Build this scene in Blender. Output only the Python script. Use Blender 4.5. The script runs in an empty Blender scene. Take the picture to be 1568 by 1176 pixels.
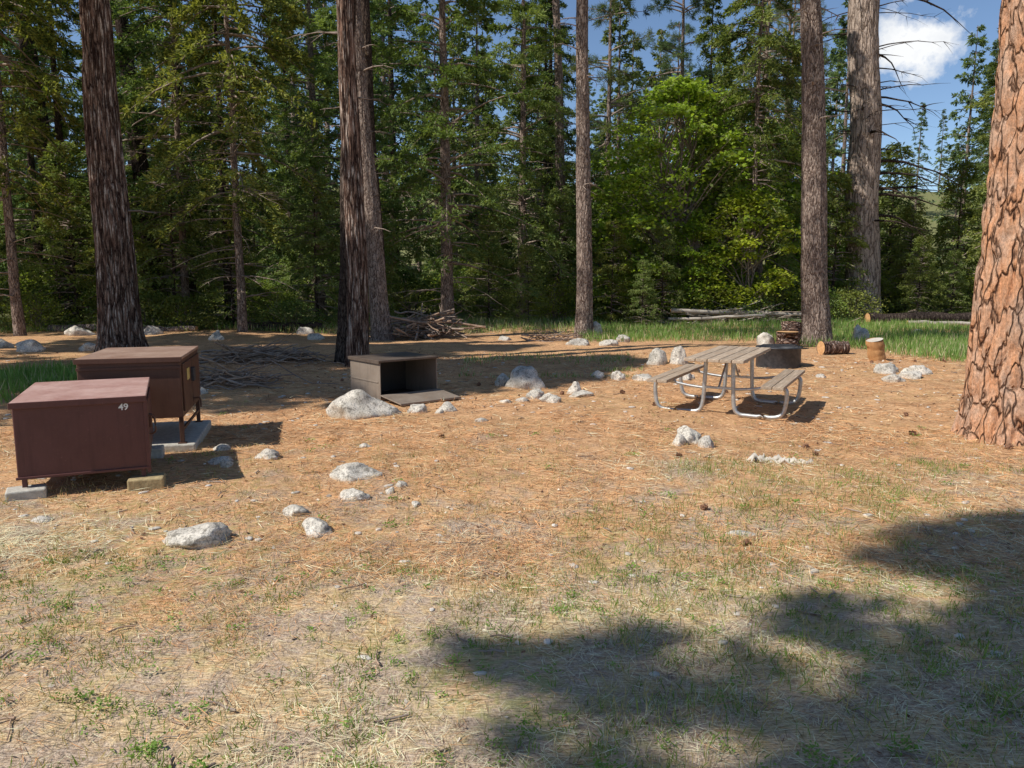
import bpy, bmesh, math, random
import numpy as np
from mathutils import Vector, Matrix, noise as mn

random.seed(7)
SC = bpy.context.scene
PI = math.pi

# ------------------------------------------------------------------ utilities
def hsh(ix, iy, s):
    n = (ix.astype(np.int64)*374761393 + iy.astype(np.int64)*668265263 + s*974634777) & 0xffffffff
    n = ((n ^ (n >> 13))*1274126177) & 0xffffffff
    n = n ^ (n >> 16)
    return (n & 0xffff)/65535.0

def vn(x, y, s=0):
    x = np.asarray(x, dtype=float); y = np.asarray(y, dtype=float)
    ix = np.floor(x); iy = np.floor(y)
    fx = x-ix; fy = y-iy
    fx = fx*fx*(3-2*fx); fy = fy*fy*(3-2*fy)
    a = hsh(ix, iy, s); b = hsh(ix+1, iy, s); c = hsh(ix, iy+1, s); d = hsh(ix+1, iy+1, s)
    return (a*(1-fx)+b*fx)*(1-fy)+(c*(1-fx)+d*fx)*fy

def HT(x, y):
    x = np.asarray(x, dtype=float); y = np.asarray(y, dtype=float)
    q = np.clip((y-62)/75, 0, 1); q = q*q*(3-2*q)
    return ((vn(x*.22+5, y*.22, 1)-.5)*.16 + (vn(x*.9, y*.9, 2)-.5)*.05
            + (vn(x*3.1, y*3.1, 3)-.5)*.026 + (vn(x*9, y*9, 4)-.5)*.016 + q*(15+6*vn(x*.02, y*.02, 6)))
def hz(x, y):
    return float(HT(x, y))

class MB:
    def __init__(s):
        s.v = []; s.f = []; s.n = 0
    def add(s, v, f, m=0):
        v = np.asarray(v, dtype=np.float32).reshape(-1, 3)
        f = np.asarray(f, dtype=np.int32)
        if len(f) == 0: return
        s.v.append(v); s.f.append((f+s.n, m)); s.n += len(v)
    def mesh(s, name, mats, smooth=None):
        me = bpy.data.meshes.new(name)
        V = np.concatenate(s.v)
        me.vertices.add(len(V)); me.vertices.foreach_set('co', V.ravel())
        li = np.concatenate([f.ravel() for f, m in s.f])
        tot = np.concatenate([np.full(len(f), f.shape[1], dtype=np.int32) for f, m in s.f])
        mi = np.concatenate([np.full(len(f), m, dtype=np.int32) for f, m in s.f])
        st = np.concatenate([[0], np.cumsum(tot)[:-1]]).astype(np.int32)
        me.loops.add(len(li)); me.loops.foreach_set('vertex_index', li.astype(np.int32))
        me.polygons.add(len(tot)); me.polygons.foreach_set('loop_start', st)
        try: me.polygons.foreach_set('loop_total', tot)
        except Exception: pass
        me.polygons.foreach_set('material_index', mi)
        if smooth is not None:
            me.polygons.foreach_set('use_smooth', np.isin(mi, smooth))
        for m in mats: me.materials.append(m)
        me.update(calc_edges=True)
        return me

def link(ob, parent=None):
    SC.collection.objects.link(ob)
    if parent: ob.parent = parent
    return ob
def obj(name, me, loc=(0, 0, 0), rot=(0, 0, 0), sc=(1, 1, 1), parent=None):
    ob = bpy.data.objects.new(name, me)
    ob.location = loc; ob.rotation_euler = rot; ob.scale = sc
    return link(ob, parent)
def empty(name, loc=(0, 0, 0), rot=(0, 0, 0)):
    ob = bpy.data.objects.new(name, None); ob.location = loc; ob.rotation_euler = rot
    ob.empty_display_size = .2
    return link(ob)

def tube(mb, P, R, n=6, m=0, cap=True):
    P = np.asarray(P, dtype=float); k = len(P)
    R = np.broadcast_to(np.asarray(R, dtype=float), (k,))
    T = np.gradient(P, axis=0); T /= (np.linalg.norm(T, axis=1, keepdims=True)+1e-9)
    ref = np.array([0, 0, 1.]) if abs(T[0][2]) < .9 else np.array([1., 0, 0])
    A = np.cross(T, ref); A /= (np.linalg.norm(A, axis=1, keepdims=True)+1e-9)
    B = np.cross(T, A)
    a = np.arange(n)*2*PI/n
    V = P[:, None, :] + R[:, None, None]*(A[:, None, :]*np.cos(a)[None, :, None]+B[:, None, :]*np.sin(a)[None, :, None])
    i = np.arange(k-1)[:, None]*n; j = np.arange(n)[None, :]; j2 = (j+1) % n
    F = np.stack([i+j, i+j2, i+n+j2, i+n+j], axis=-1).reshape(-1, 4)
    mb.add(V.reshape(-1, 3), F, m)
    if cap:
        for e in (0, k-1):
            ring = V[e]; c = P[e][None]
            vv = np.concatenate([ring, c]); jj = np.arange(n)
            ff = np.stack([jj, (jj+1) % n, np.full(n, n)], axis=-1)
            mb.add(vv, ff, m)

def smoothpath(pts, sub=6):
    pts = [np.array(p, dtype=float) for p in pts]
    out = []
    q = [2*pts[0]-pts[1]]+pts+[2*pts[-1]-pts[-2]]
    for i in range(1, len(q)-2):
        for s in range(sub):
            t = s/sub
            out.append(.5*((2*q[i])+(-q[i-1]+q[i+1])*t+(2*q[i-1]-5*q[i]+4*q[i+1]-q[i+2])*t*t+(-q[i-1]+3*q[i]-3*q[i+1]+q[i+2])*t**3))
    out.append(pts[-1])
    return np.array(out)

def leaves(mb, C, D, N, L, W, m):
    D = D/(np.linalg.norm(D, axis=1, keepdims=True)+1e-9)
    S = np.cross(D, N); S /= (np.linalg.norm(S, axis=1, keepdims=True)+1e-9)
    L = np.broadcast_to(L, (len(C),))[:, None]; W = np.broadcast_to(W, (len(C),))[:, None]
    V = np.stack([C, C+D*L*.45+S*W*.5, C+D*L, C+D*L*.45-S*W*.5], axis=1)
    n = len(C)
    F = np.arange(n*4).reshape(n, 4)
    if np.isscalar(m):
        mb.add(V, F, m)
    else:
        for k in np.unique(m):
            sel = np.where(m == k)[0]
            mb.add(V[sel], np.arange(len(sel)*4).reshape(-1, 4), int(k))

# ------------------------------------------------------------------ materials
def newmat(name):
    m = bpy.data.materials.new(name); m.use_nodes = True
    nt = m.node_tree; nt.nodes.clear()
    return m, nt, nt.nodes, nt.links
def ramp(N, L, fac, stops, interp='LINEAR'):
    r = N.new('ShaderNodeValToRGB'); e = r.color_ramp.elements; r.color_ramp.interpolation = interp
    while len(e) < len(stops): e.new(.5)
    for k, (p, c) in enumerate(stops):
        e[k].position = p; e[k].color = (c[0], c[1], c[2], 1)
    L.new(fac, r.inputs[0]); return r.outputs[0]
def g(v): return (v, v, v)
def noise(N, L, vec, scale, detail=4, rough=.6, dist=0):
    n = N.new('ShaderNodeTexNoise'); n.inputs['Scale'].default_value = scale
    n.inputs['Detail'].default_value = detail; n.inputs['Roughness'].default_value = rough
    n.inputs['Distortion'].default_value = dist
    if vec is not None: L.new(vec, n.inputs['Vector'])
    return n
def mix(N, L, a, b, fac, mode='MIX'):
    x = N.new('ShaderNodeMix'); x.data_type = 'RGBA'; x.blend_type = mode
    for s, v in ((x.inputs[0], fac), (x.inputs[6], a), (x.inputs[7], b)):
        if isinstance(v, bpy.types.NodeSocket): L.new(v, s)
        elif isinstance(v, (int, float)): s.default_value = v
        else: s.default_value = (v[0], v[1], v[2], 1)
    return x.outputs[2]
def mth(N, L, op, a, b=None, clamp=False):
    x = N.new('ShaderNodeMath'); x.operation = op; x.use_clamp = clamp
    for i, v in enumerate((a, b)):
        if v is None: continue
        if isinstance(v, (int, float)): x.inputs[i].default_value = v
        else: L.new(v, x.inputs[i])
    return x.outputs[0]
def finish(N, L, col, rough=.85, bump=None, bstr=.3, bdist=.02, metal=0, spec=.3):
    b = N.new('ShaderNodeBsdfPrincipled'); o = N.new('ShaderNodeOutputMaterial')
    if isinstance(col, bpy.types.NodeSocket): L.new(col, b.inputs['Base Color'])
    else: b.inputs['Base Color'].default_value = (*col, 1)
    if isinstance(rough, bpy.types.NodeSocket): L.new(rough, b.inputs['Roughness'])
    else: b.inputs['Roughness'].default_value = rough
    b.inputs['Metallic'].default_value = metal
    b.inputs['Specular IOR Level'].default_value = spec
    if bump is not None:
        bp = N.new('ShaderNodeBump'); bp.inputs['Strength'].default_value = bstr; bp.inputs['Distance'].default_value = bdist
        L.new(bump, bp.inputs['Height']); L.new(bp.outputs[0], b.inputs['Normal'])
    L.new(b.outputs[0], o.inputs[0])
    return b
def matte(N, L, col, bump=None, bstr=.3, bdist=.02):
    b = N.new('ShaderNodeBsdfDiffuse'); o = N.new('ShaderNodeOutputMaterial')
    L.new(col, b.inputs[0])
    if bump is not None:
        bp = N.new('ShaderNodeBump'); bp.inputs['Strength'].default_value = bstr; bp.inputs['Distance'].default_value = bdist
        L.new(bump, bp.inputs['Height']); L.new(bp.outputs[0], b.inputs['Normal'])
    L.new(b.outputs[0], o.inputs[0])
def coords(N, L, scale=(1, 1, 1)):
    tc = N.new('ShaderNodeTexCoord'); mp = N.new('ShaderNodeMapping'); mp.inputs['Scale'].default_value = scale
    L.new(tc.outputs['Object'], mp.inputs[0]); return mp.outputs[0]

def leafmat(name, dark, light, trans=.3, sc=1.2):
    m, nt, N, L = newmat(name)
    v = coords(N, L)
    n1 = noise(N, L, v, sc, 1)
    oi = N.new('ShaderNodeObjectInfo')
    f = mth(N, L, 'ADD', n1.outputs[0], mth(N, L, 'MULTIPLY', mth(N, L, 'SUBTRACT', oi.outputs['Random'], .5), .3))
    c = ramp(N, L, f, [(.28, dark), (.72, light)])
    rz = mth(N, L, 'FRACT', mth(N, L, 'MULTIPLY', oi.outputs['Random'], 17.3))
    c = mix(N, L, c, ramp(N, L, rz, [(0, (.86, 1.0, 1.2)), (.5, (1, 1, 1)), (1, (1.15, 1.0, .8))]), 1, 'MULTIPLY')
    d = N.new('ShaderNodeBsdfDiffuse'); L.new(c, d.inputs[0])
    t = N.new('ShaderNodeBsdfTranslucent')
    c2 = mix(N, L, c, (1.0, 1.0, .4), 1.0, 'MULTIPLY'); L.new(c2, t.inputs[0])
    ms = N.new('ShaderNodeMixShader'); ms.inputs[0].default_value = trans
    o = N.new('ShaderNodeOutputMaterial'); L.new(d.outputs[0], ms.inputs[1]); L.new(t.outputs[0], ms.inputs[2]); L.new(ms.outputs[0], o.inputs[0])
    return m

def barkmat(name, plate, plate2, crack, s=9, zs=.3, width=.12, bd=.03, dist=.35, flake=.0, flakec=(.6, .5, .42)):
    m, nt, N, L = newmat(name)
    v = coords(N, L, (1, 1, zs))
    nz = noise(N, L, v, s*.5, 3, .7)
    mv = N.new('ShaderNodeVectorMath'); mv.operation = 'MULTIPLY_ADD'
    L.new(nz.outputs['Color'], mv.inputs[0]); mv.inputs[1].default_value = (dist, dist, dist); L.new(v, mv.inputs[2])
    vo = N.new('ShaderNodeTexVoronoi'); vo.feature = 'DISTANCE_TO_EDGE'; vo.inputs['Scale'].default_value = s
    L.new(mv.outputs[0], vo.inputs['Vector'])
    v2 = coords(N, L, (1, 1, .5))
    fine = noise(N, L, v2, 45, 4, .75)
    mid = noise(N, L, v2, 5, 4, .7)
    vf = coords(N, L, (1, 1, zs*.6)); flk = noise(N, L, vf, s*3.2, 2, .6)
    wv = mth(N, L, 'ADD', vo.outputs[0], mth(N, L, 'MULTIPLY', mth(N, L, 'SUBTRACT', fine.outputs[0], .5), width*.7))
    wv = mth(N, L, 'ADD', wv, mth(N, L, 'MULTIPLY', mth(N, L, 'SUBTRACT', mid.outputs[0], .5), width*1.5))
    crk = ramp(N, L, wv, [(.0, g(0)), (width, g(1))])
    pc = mix(N, L, plate, plate2, ramp(N, L, mid.outputs[0], [(.38, g(0)), (.62, g(1))]))
    if flake: pc = mix(N, L, pc, flakec, ramp(N, L, flk.outputs[0], [(.54, g(0)), (.62, g(flake))]))
    pc = mix(N, L, pc, ramp(N, L, fine.outputs[0], [(.32, g(.5)), (.68, g(1.25))]), 1, 'MULTIPLY')
    col = mix(N, L, crack, pc, crk)
    hgt = mth(N, L, 'ADD', ramp(N, L, vo.outputs[0], [(0, g(0)), (width*1.6, g(.8))]), mth(N, L, 'MULTIPLY', fine.outputs[0], .35))
    matte(N, L, col, hgt, .9, bd)
    return m

M_BARK_ORANGE = barkmat('bark_ponderosa', (.62, .31, .165), (.52, .34, .24), (.085, .045, .03), 6.5, .30, .055, .05, .34, .45, (.66, .43, .29))
M_BARK_RED = barkmat('bark_redbrown', (.33, .215, .16), (.22, .13, .095), (.035, .02, .016), 10, .13, .22, .04, .3, .9, (.68, .56, .47))
M_BARK_GREY = barkmat('bark_greybrown', (.42, .325, .265), (.33, .245, .20), (.08, .052, .042), 12, .25, .15, .03, .35, .5, (.56, .47, .40))
M_BARK_DARK = barkmat('bark_dark', (.16, .12, .095), (.10, .072, .06), (.025, .018, .015), 12, .25, .2, .03)
M_BARK_PALE = barkmat('bark_pale', (.56, .44, .35), (.43, .33, .265), (.12, .085, .065), 7, .2, .13, .03, .35, .4)

def simple(name, c1, c2, sc=12, rough=.85, bstr=.3, bd=.01, scale=(1, 1, 1), spec=.3, metal=0):
    m, nt, N, L = newmat(name)
    v = coords(N, L, scale)
    n1 = noise(N, L, v, sc, 4, .65)
    c = ramp(N, L, n1.outputs[0], [(.3, c1), (.7, c2)])
    if bstr: finish(N, L, c, rough, n1.outputs[0], bstr, bd, metal, spec)
    else: matte(N, L, c)
    return m
M_DEAD = simple('dead_branch_wood', (.16, .115, .09), (.42, .34, .28), 6, bstr=0)
M_STICK = simple('stick_wood', (.20, .12, .08), (.50, .36, .26), 8, bstr=0)
M_PALEWOOD = simple('bleached_wood', (.42, .37, .30), (.68, .61, .52), 9, scale=(1, 1, .3))
M_OLDLOG = simple('weathered_log', (.22, .18, .145), (.52, .46, .39), 9, scale=(.3, 1, 1))
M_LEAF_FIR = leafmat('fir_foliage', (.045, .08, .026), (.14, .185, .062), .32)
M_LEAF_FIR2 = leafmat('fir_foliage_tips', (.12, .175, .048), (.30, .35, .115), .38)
M_LEAF_BLUE = leafmat('distant_foliage', (.075, .115, .065), (.19, .235, .13), .3)
M_LEAF_PINE = leafmat('pine_needles', (.065, .095, .038), (.20, .235, .10), .3)
M_LEAF_MAPLE = leafmat('maple_foliage', (.22, .33, .035), (.48, .62, .10), .5)
M_LEAF_SHRUB = leafmat('shrub_foliage', (.16, .21, .055), (.38, .43, .15), .4)

# ------------------------------------------------------------------ trees
def add_trunk(mb, H, r, rng, m=0, n=9, lean=.15, zstart=-.3):
    k = 12; z = np.linspace(-.3, H, k)
    P = np.stack([np.cumsum(rng.normal(0, lean*.12, k)), np.cumsum(rng.normal(0, lean*.12, k)), z], 1)
    R = r*(1-np.clip(z/H, 0, 1)*.93); R[0] *= 1.25
    if zstart > 0:
        P[:, :2] -= np.array([np.interp(zstart, z, P[:, 0]), np.interp(zstart, z, P[:, 1])])
    s = z >= zstart-.01
    tube(mb, P[s], R[s], n, m)
    return lambda zz: np.stack([np.interp(zz, z, P[:, 0]), np.interp(zz, z, P[:, 1]), zz], 1)

def dead_branches(mb, rng, nb, z0, z1, Lmax, axis, m, r=.02, droop=.25, r0=.2, az0=None):
    for i in range(nb):
        z = rng.uniform(z0, z1); az = rng.uniform(0, 2*PI) if az0 is None else rng.normal(az0, .8); Lb = Lmax*rng.uniform(.3, 1)
        b = axis(np.array([z]))[0]
        d = np.array([math.cos(az), math.sin(az), 0]); pr = np.array([-d[1], d[0], 0])
        t = np.linspace(0, 1, 7)
        bend = rng.normal(0, .18)
        P = b+d*(r0*.5)+d*Lb*t[:, None]+pr*(bend*Lb*t**2)[:, None]+np.array([0, 0, 1])*(Lb*(rng.uniform(-.1, .25)*t-droop*rng.uniform(.3, 1.4)*t**2))[:, None]
        P += rng.normal(0, .03*Lb*.5, P.shape)*t[:, None]
        tube(mb, P, r*(1.1-t)*rng.uniform(.7, 1.2), 4, m, cap=False)
        for q in range(rng.integers(2, 7)):
            tt = rng.uniform(.25, .95); j = int(tt*6); s = P[j]
            dd = d*rng.uniform(.3, 1)+pr*rng.choice([-1, 1])*rng.uniform(.4, 1)+np.array([0, 0, rng.uniform(-.5, .3)])
            l2 = Lb*rng.uniform(.15, .4)
            Q = s+dd*l2*np.linspace(0, 1, 3)[:, None]+np.array([0, 0, -.1*l2])*np.linspace(0, 1, 3)[:, None]**2
            tube(mb, Q, r*.45*(1.1-np.linspace(0, 1, 3)), 3, m, cap=False)

def conifer(name, seed, H, z0, R, nb, mats, leafL=.16, leafW=.055, twigs=14, lpt=9, droop=.3, tr=.25, dead=0, deadz=3, up=.25, light=.3, power=.75):
    rng = np.random.default_rng(seed); mb = MB()
    axis = add_trunk(mb, H, tr, rng, 0)
    rel = np.sort(rng.random(nb)**.95); zb = z0+(H-z0)*rel
    L = R*(1-rel)**power*rng.uniform(.4, 1.2, nb)*np.clip(.65+rel*3, 0, 1)+.2
    az = rng.uniform(0, 2*PI, nb)
    dh = np.stack([np.cos(az), np.sin(az), np.zeros(nb)], 1)
    pr = np.stack([-np.sin(az), np.cos(az), np.zeros(nb)], 1)
    el = rng.normal(up, .16, nb)+rel*.4-.15; dr = droop*rng.uniform(.5, 1.5, nb)
    base = axis(zb)
    def path(b, t):
        return base[b]+dh[b]*(L[b]*t)[:, None]+np.array([0, 0, 1.])*(L[b]*(el[b]*t-dr[b]*t**2))[:, None]
    for i in range(nb):
        t = np.linspace(0, .95, 5); P = path(np.full(5, i), t)
        tube(mb, P, (.012+.011*L[i])*(1.05-t), 4, 1, cap=False)
    nt_ = nb*twigs; b = np.repeat(np.arange(nb), twigs)
    keep = rng.random(nt_) < np.clip(L[b]/R*1.3+.25, 0, 1); b = b[keep]; nt_ = len(b)
    t = rng.uniform(.22, 1.0, nt_)**.75; side = rng.choice([-1., 1.], nt_)
    al = rng.uniform(.35, 1.15, nt_)
    td = dh[b]*np.cos(al)[:, None]+pr[b]*(np.sin(al)*side)[:, None]+np.stack([np.zeros(nt_), np.zeros(nt_), rng.normal(-.08, .22, nt_)], 1)
    tl = (.33*L[b]*(1.08-t)+.16)*rng.uniform(.6, 1.25, nt_)
    start = path(b, t)
    c = np.repeat(np.arange(nt_), lpt); s = rng.uniform(.02, 1, len(c))
    C = start[c]+td[c]*(tl[c]*s)[:, None]
    C[:, 2] -= .35*tl[c]*s**2
    C += rng.normal(0, .035, C.shape)
    D = td[c]*.8+rng.normal(0, .45, C.shape); D[:, 2] -= .2
    Nn = np.array([0, 0, 1.])+rng.normal(0, .7, C.shape)
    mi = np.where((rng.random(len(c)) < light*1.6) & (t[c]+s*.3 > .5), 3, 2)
    leaves(mb, C, D, Nn, leafL*rng.uniform(.6, 1.4, len(c)), leafW*rng.uniform(.7, 1.4, len(c)), mi)
    if dead: dead_branches(mb, rng, dead, .8, deadz, R*.7, axis, 1, .018)
    return mb.mesh(name, mats)

def pine(name, seed, H, z0, R, nb, mats, tr=.25, tufts=12, npt=22, nl=.2, nw=.018, dead=10, power=.5, zstart=-.3):
    rng = np.random.default_rng(seed); mb = MB()
    axis = add_trunk(mb, H, tr, rng, 0, zstart=zstart)
    C = []; Dd = []
    for i in range(nb):
        rel = rng.random()**.9; z = z0+(H-z0)*rel
        L = (R*(1-rel)**power*rng.uniform(.5, 1.1))+.3; az = rng.uniform(0, 2*PI)
        d = np.array([math.cos(az), math.sin(az), 0]); pr = np.array([-d[1], d[0], 0])
        b = axis(np.array([z]))[0]; t = np.linspace(0, 1, 7)
        e = rng.normal(.1, .2)+rel*.4
        P = b+d*L*t[:, None]+pr*(rng.normal(0, .15)*L*t**2)[:, None]+np.array([0, 0, 1])*(L*(e*t-.25*t**2+.12*t**4))[:, None]
        tube(mb, P, (.015+.014*L)*(1.08-t), 5, 1, cap=False)
        for q in range(tufts):
            tt = rng.uniform(.35, 1.); s = P[min(6, int(tt*6))]
            dd = d*rng.uniform(.2, 1)+pr*rng.normal(0, .8)+np.array([0, 0, rng.normal(.12, .35)]); dd /= np.linalg.norm(dd)
            l2 = (.28*L*(1.1-tt)+.15)*rng.uniform(.6, 1.3); e2 = s+dd*l2
            tube(mb, np.stack([s, (s+e2)/2-np.array([0, 0, .04]), e2]), np.array([.01, .008, .004]), 3, 1, cap=False)
            C.append(e2); Dd.append(dd)
            if rng.random() < .5: C.append((s+e2)/2); Dd.append(dd)
    C = np.array(C); Dd = np.array(Dd); n = len(C)
    c = np.repeat(np.arange(n), npt)
    D = Dd[c]*.5+rng.normal(0, .6, (len(c), 3))
    CC = C[c]+rng.normal(0, .035, (len(c), 3))
    leaves(mb, CC, D, rng.normal(0, 1, D.shape), nl*rng.uniform(.7, 1.3, len(c)), nw, np.where(rng.random(len(c)) < .35, 3, 2))
    if dead: dead_branches(mb, rng, dead, max(.8, z0*.25), z0+.25*(H-z0), R*.7, axis, 1, .022)
    return mb.mesh(name, mats)

def broadleaf(name, seed, H, z0, R, clumps, lpc, mats, leaf=.13, tr=.12, stems=3, cr0=.35, cr1=.95):
    rng = np.random.default_rng(seed); mb = MB()
    tops = []
    for s in range(stems):
        a = rng.uniform(0, 2*PI); e = np.array([math.cos(a), math.sin(a), 0])*R*.3
        t = np.linspace(0, 1, 7)
        P = np.array([0, 0, -.2])+e*t[:, None]**1.3+np.array([0, 0, 1])*(H*.85*t)[:, None]+rng.normal(0, .06, (7, 3))
        tube(mb, P, tr*(1.1-t), 6, 0); tops.append(P)
    u = rng.uniform(0, 2*PI, clumps); zz = rng.uniform(0, 1, clumps)
    prof = np.sin(np.clip(zz*.9+.12, 0, 1)*PI)**.6
    rr = R*prof*rng.uniform(.25, 1.12, clumps)**.6
    CC = np.stack([np.cos(u)*rr, np.sin(u)*rr, z0+(H-z0)*zz], 1)
    for i in range(clumps):
        P = tops[rng.integers(stems)]; j = int(np.clip((CC[i, 2]/(H*.85))*6-1, 0, 6)); s = P[j]
        mid = (s+CC[i])/2+np.array([0, 0, .15])
        tube(mb, np.stack([s, mid, CC[i]]), np.array([.035, .022, .008])*min(1, H/6), 4, 1, cap=False)
    cr = rng.uniform(cr0, cr1, clumps)
    c = np.repeat(np.arange(clumps), lpc)
    o = rng.normal(0, .5, (len(c), 3)); o[:, 2] *= .34
    X = CC[c]+o*cr[c][:, None]
    X[:, 2] -= .22*(o[:, 0]**2+o[:, 1]**2)*cr[c]
    D = rng.normal(0, 1, X.shape); D[:, 2] = D[:, 2]*.4-.2
    Nn = np.array([0, 0, 1.])+rng.normal(0, .5, X.shape)
    lf = leaf*rng.uniform(.6, 1.3, len(c))
    leaves(mb, X, D, Nn, lf, lf*.85, np.where(rng.random(len(c)) < .3, 3, 2))
    return mb.mesh(name, mats)

FM = [M_BARK_DARK, M_DEAD, M_LEAF_FIR, M_LEAF_FIR2]
FMg = [M_BARK_GREY, M_DEAD, M_LEAF_FIR, M_LEAF_SHRUB]
BM = [M_BARK_GREY, M_DEAD, M_LEAF_BLUE, M_LEAF_FIR2]
PM = [M_BARK_GREY, M_DEAD, M_LEAF_PINE, M_LEAF_FIR2]
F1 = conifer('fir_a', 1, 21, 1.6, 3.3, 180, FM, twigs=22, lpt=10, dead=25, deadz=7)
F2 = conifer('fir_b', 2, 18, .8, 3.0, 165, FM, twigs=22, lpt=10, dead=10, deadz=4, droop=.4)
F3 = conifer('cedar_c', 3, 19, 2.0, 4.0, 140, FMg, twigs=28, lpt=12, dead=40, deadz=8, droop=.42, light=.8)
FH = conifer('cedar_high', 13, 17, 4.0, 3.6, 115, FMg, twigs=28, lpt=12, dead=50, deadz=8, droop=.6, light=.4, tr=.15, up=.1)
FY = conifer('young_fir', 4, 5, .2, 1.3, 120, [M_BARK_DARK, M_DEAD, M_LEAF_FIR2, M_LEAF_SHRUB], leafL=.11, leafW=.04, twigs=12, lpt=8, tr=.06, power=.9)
D1 = conifer('far_conifer_a', 5, 22, 1.5, 3.1, 150, BM, leafL=.3, leafW=.12, twigs=12, lpt=6, tr=.25)
D2 = conifer('far_conifer_b', 6, 24, 3, 2.8, 140, BM, leafL=.3, leafW=.12, twigs=12, lpt=6, tr=.25, up=.1)
P1 = pine('pine_a', 7, 20, 7, 3.0, 70, PM, tr=.24, tufts=12, dead=26)
P2 = pine('pine_b', 8, 18, 5, 2.6, 65, PM, tr=.2, tufts=12, dead=30)
PC = pine('pine_crown', 9, 20, 10.5, 3.3, 95, PM, tr=.22, tufts=20, dead=0, npt=26, nl=.28, nw=.055)
PS = pine('pine_crown_sparse', 19, 22, 13.0, 2.6, 28, PM, tr=.22, tufts=10, dead=0, npt=18, nl=.24, nw=.026, zstart=12.0)
MP = broadleaf('maple', 10, 9.5, .8, 3.3, 150, 170, [M_BARK_GREY, M_DEAD, M_LEAF_MAPLE, M_LEAF_SHRUB], .16)
MPS = broadleaf('maple_b', 20, 5.5, .8, 2.0, 60, 150, [M_BARK_GREY, M_DEAD, M_LEAF_MAPLE, M_LEAF_SHRUB], .14, .05)
SH = broadleaf('shrub', 11, 1.7, .1, 1.0, 40, 90, [M_BARK_GREY, M_DEAD, M_LEAF_SHRUB, M_LEAF_MAPLE], .07, .02, 5)
SH2 = broadleaf('shrub2', 12, 1.2, .05, 1.2, 46, 90, [M_BARK_GREY, M_DEAD, M_LEAF_FIR2, M_LEAF_SHRUB], .07, .02, 6)

def tree(name, me, x, y, s=1, rz=None, tilt=(0, 0), parent=None, sz=None):
    rz = random.uniform(0, 2*PI) if rz is None else rz
    return obj(name, me, (x, y, hz(x, y)-.03), (tilt[0], tilt[1], rz), (s, s, sz or s), parent)

for (x, y, me, s, nm) in [
    (-27, 27, F1, 1.0, 'fir_tree'), (-23.5, 30, F2, 1.0, 'fir_tree'), (-20.8, 27.5, F3, .95, 'cedar_tree'),
    (-16.4, 28.5, F2, .85, 'fir_tree'), (-13.0, 31, F1, .95, 'fir_tree'), (-10.6, 28.6, F2, .8, 'fir_tree'), (-8.4, 33.5, F3, 1.0, 'cedar_tree'),
    (-6.0, 30.5, F3, .8, 'cedar_tree'), (-2.25, 26.6, F3, .95, 'cedar_tree'), (.4, 31.5, F3, .85, 'cedar_tree'), (1.6, 38, F2, .85, 'fir_tree'),
    (-14.6, 22.5, FH, 1.0, 'cedar_tree'), (-8.5, 24.0, FH, .95, 'cedar_tree'), (-21.5, 21.5, FH, 1.05, 'cedar_tree'), (-11.5, 27, FH, 1.0, 'cedar_tree'),
    (4.6, 37, P2, 1.0, 'pine_tree'), (9.4, 30.2, FH, .95, 'cedar_tree'), (10.5, 32.5, P2, .95, 'pine_tree'), (12.9, 37, P1, .9, 'pine_tree'), (7.6, 36, P2, 1.0, 'pine_tree'),
    (21.7, 31.5, F3, .95, 'cedar_tree'), (25.6, 31, F1, .95, 'fir_tree'), (28.5, 30, F1, 1.0, 'fir_tree'), (20.5, 46, F2, .55, 'fir_tree'),
    (4.7, 27.5, FY, .5, 'young_fir_tree'), (5.6, 28.5, FY, .75, 'young_fir_tree'), (3.8, 29, FY, .8, 'young_fir_tree'), (.6, 28.5, FY, .6, 'young_fir_tree'), (-9.6, 26.2, FY, .9, 'young_fir_tree'),
    (-17, 24.5, FY, .7, 'young_fir_tree'), (10.6, 29.6, FY, .6, 'young_fir_tree'), (16.5, 31, FY, .7, 'young_fir_tree'), (19, 33, FY, .6, 'young_fir_tree'), (-5.3, 28.8, FY, .9, 'young_fir_tree'), (18.0, 36, FY, 1.1, 'young_fir_tree'),
    (-.9, 29.5, FY, .8, 'young_fir_tree'), (-13.6, 26.5, FY, 1.1, 'young_fir_tree'), (1.9, 31.5, FY, 1.1, 'young_fir_tree'), (17.3, 33.5, FY, 1.0, 'young_fir_tree'), (20.2, 35, FY, 1.4, 'young_fir_tree'),
    (-11.8, 26.8, FY, 1.3, 'young_fir_tree'), (-7.0, 27.4, FY, 1.1, 'young_fir_tree'), (-15.4, 27.0, FY, 1.3, 'young_fir_tree'), (-19.2, 25.5, FY, 1.1, 'young_fir_tree'), (3.2, 32.5, FY, 1.4, 'young_fir_tree'), (13.2, 31.5, FY, 1.2, 'young_fir_tree'),
]:
    tree(nm, me, x, y, s)
tree('maple_tree', MP, 6.6, 31, 1.0, 1.0); tree('maple_tree', MP, 9.2, 33.5, 1.0, 3); tree('maple_tree', MP, 12.5, 37, .95, 5)
tree('maple_tree', MPS, 8.9, 29.3, .9, 2); tree('maple_tree', MPS, 4.2, 32, .8, 4); tree('maple_tree', MPS, 6.9, 29.6, .7, 3)
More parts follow.
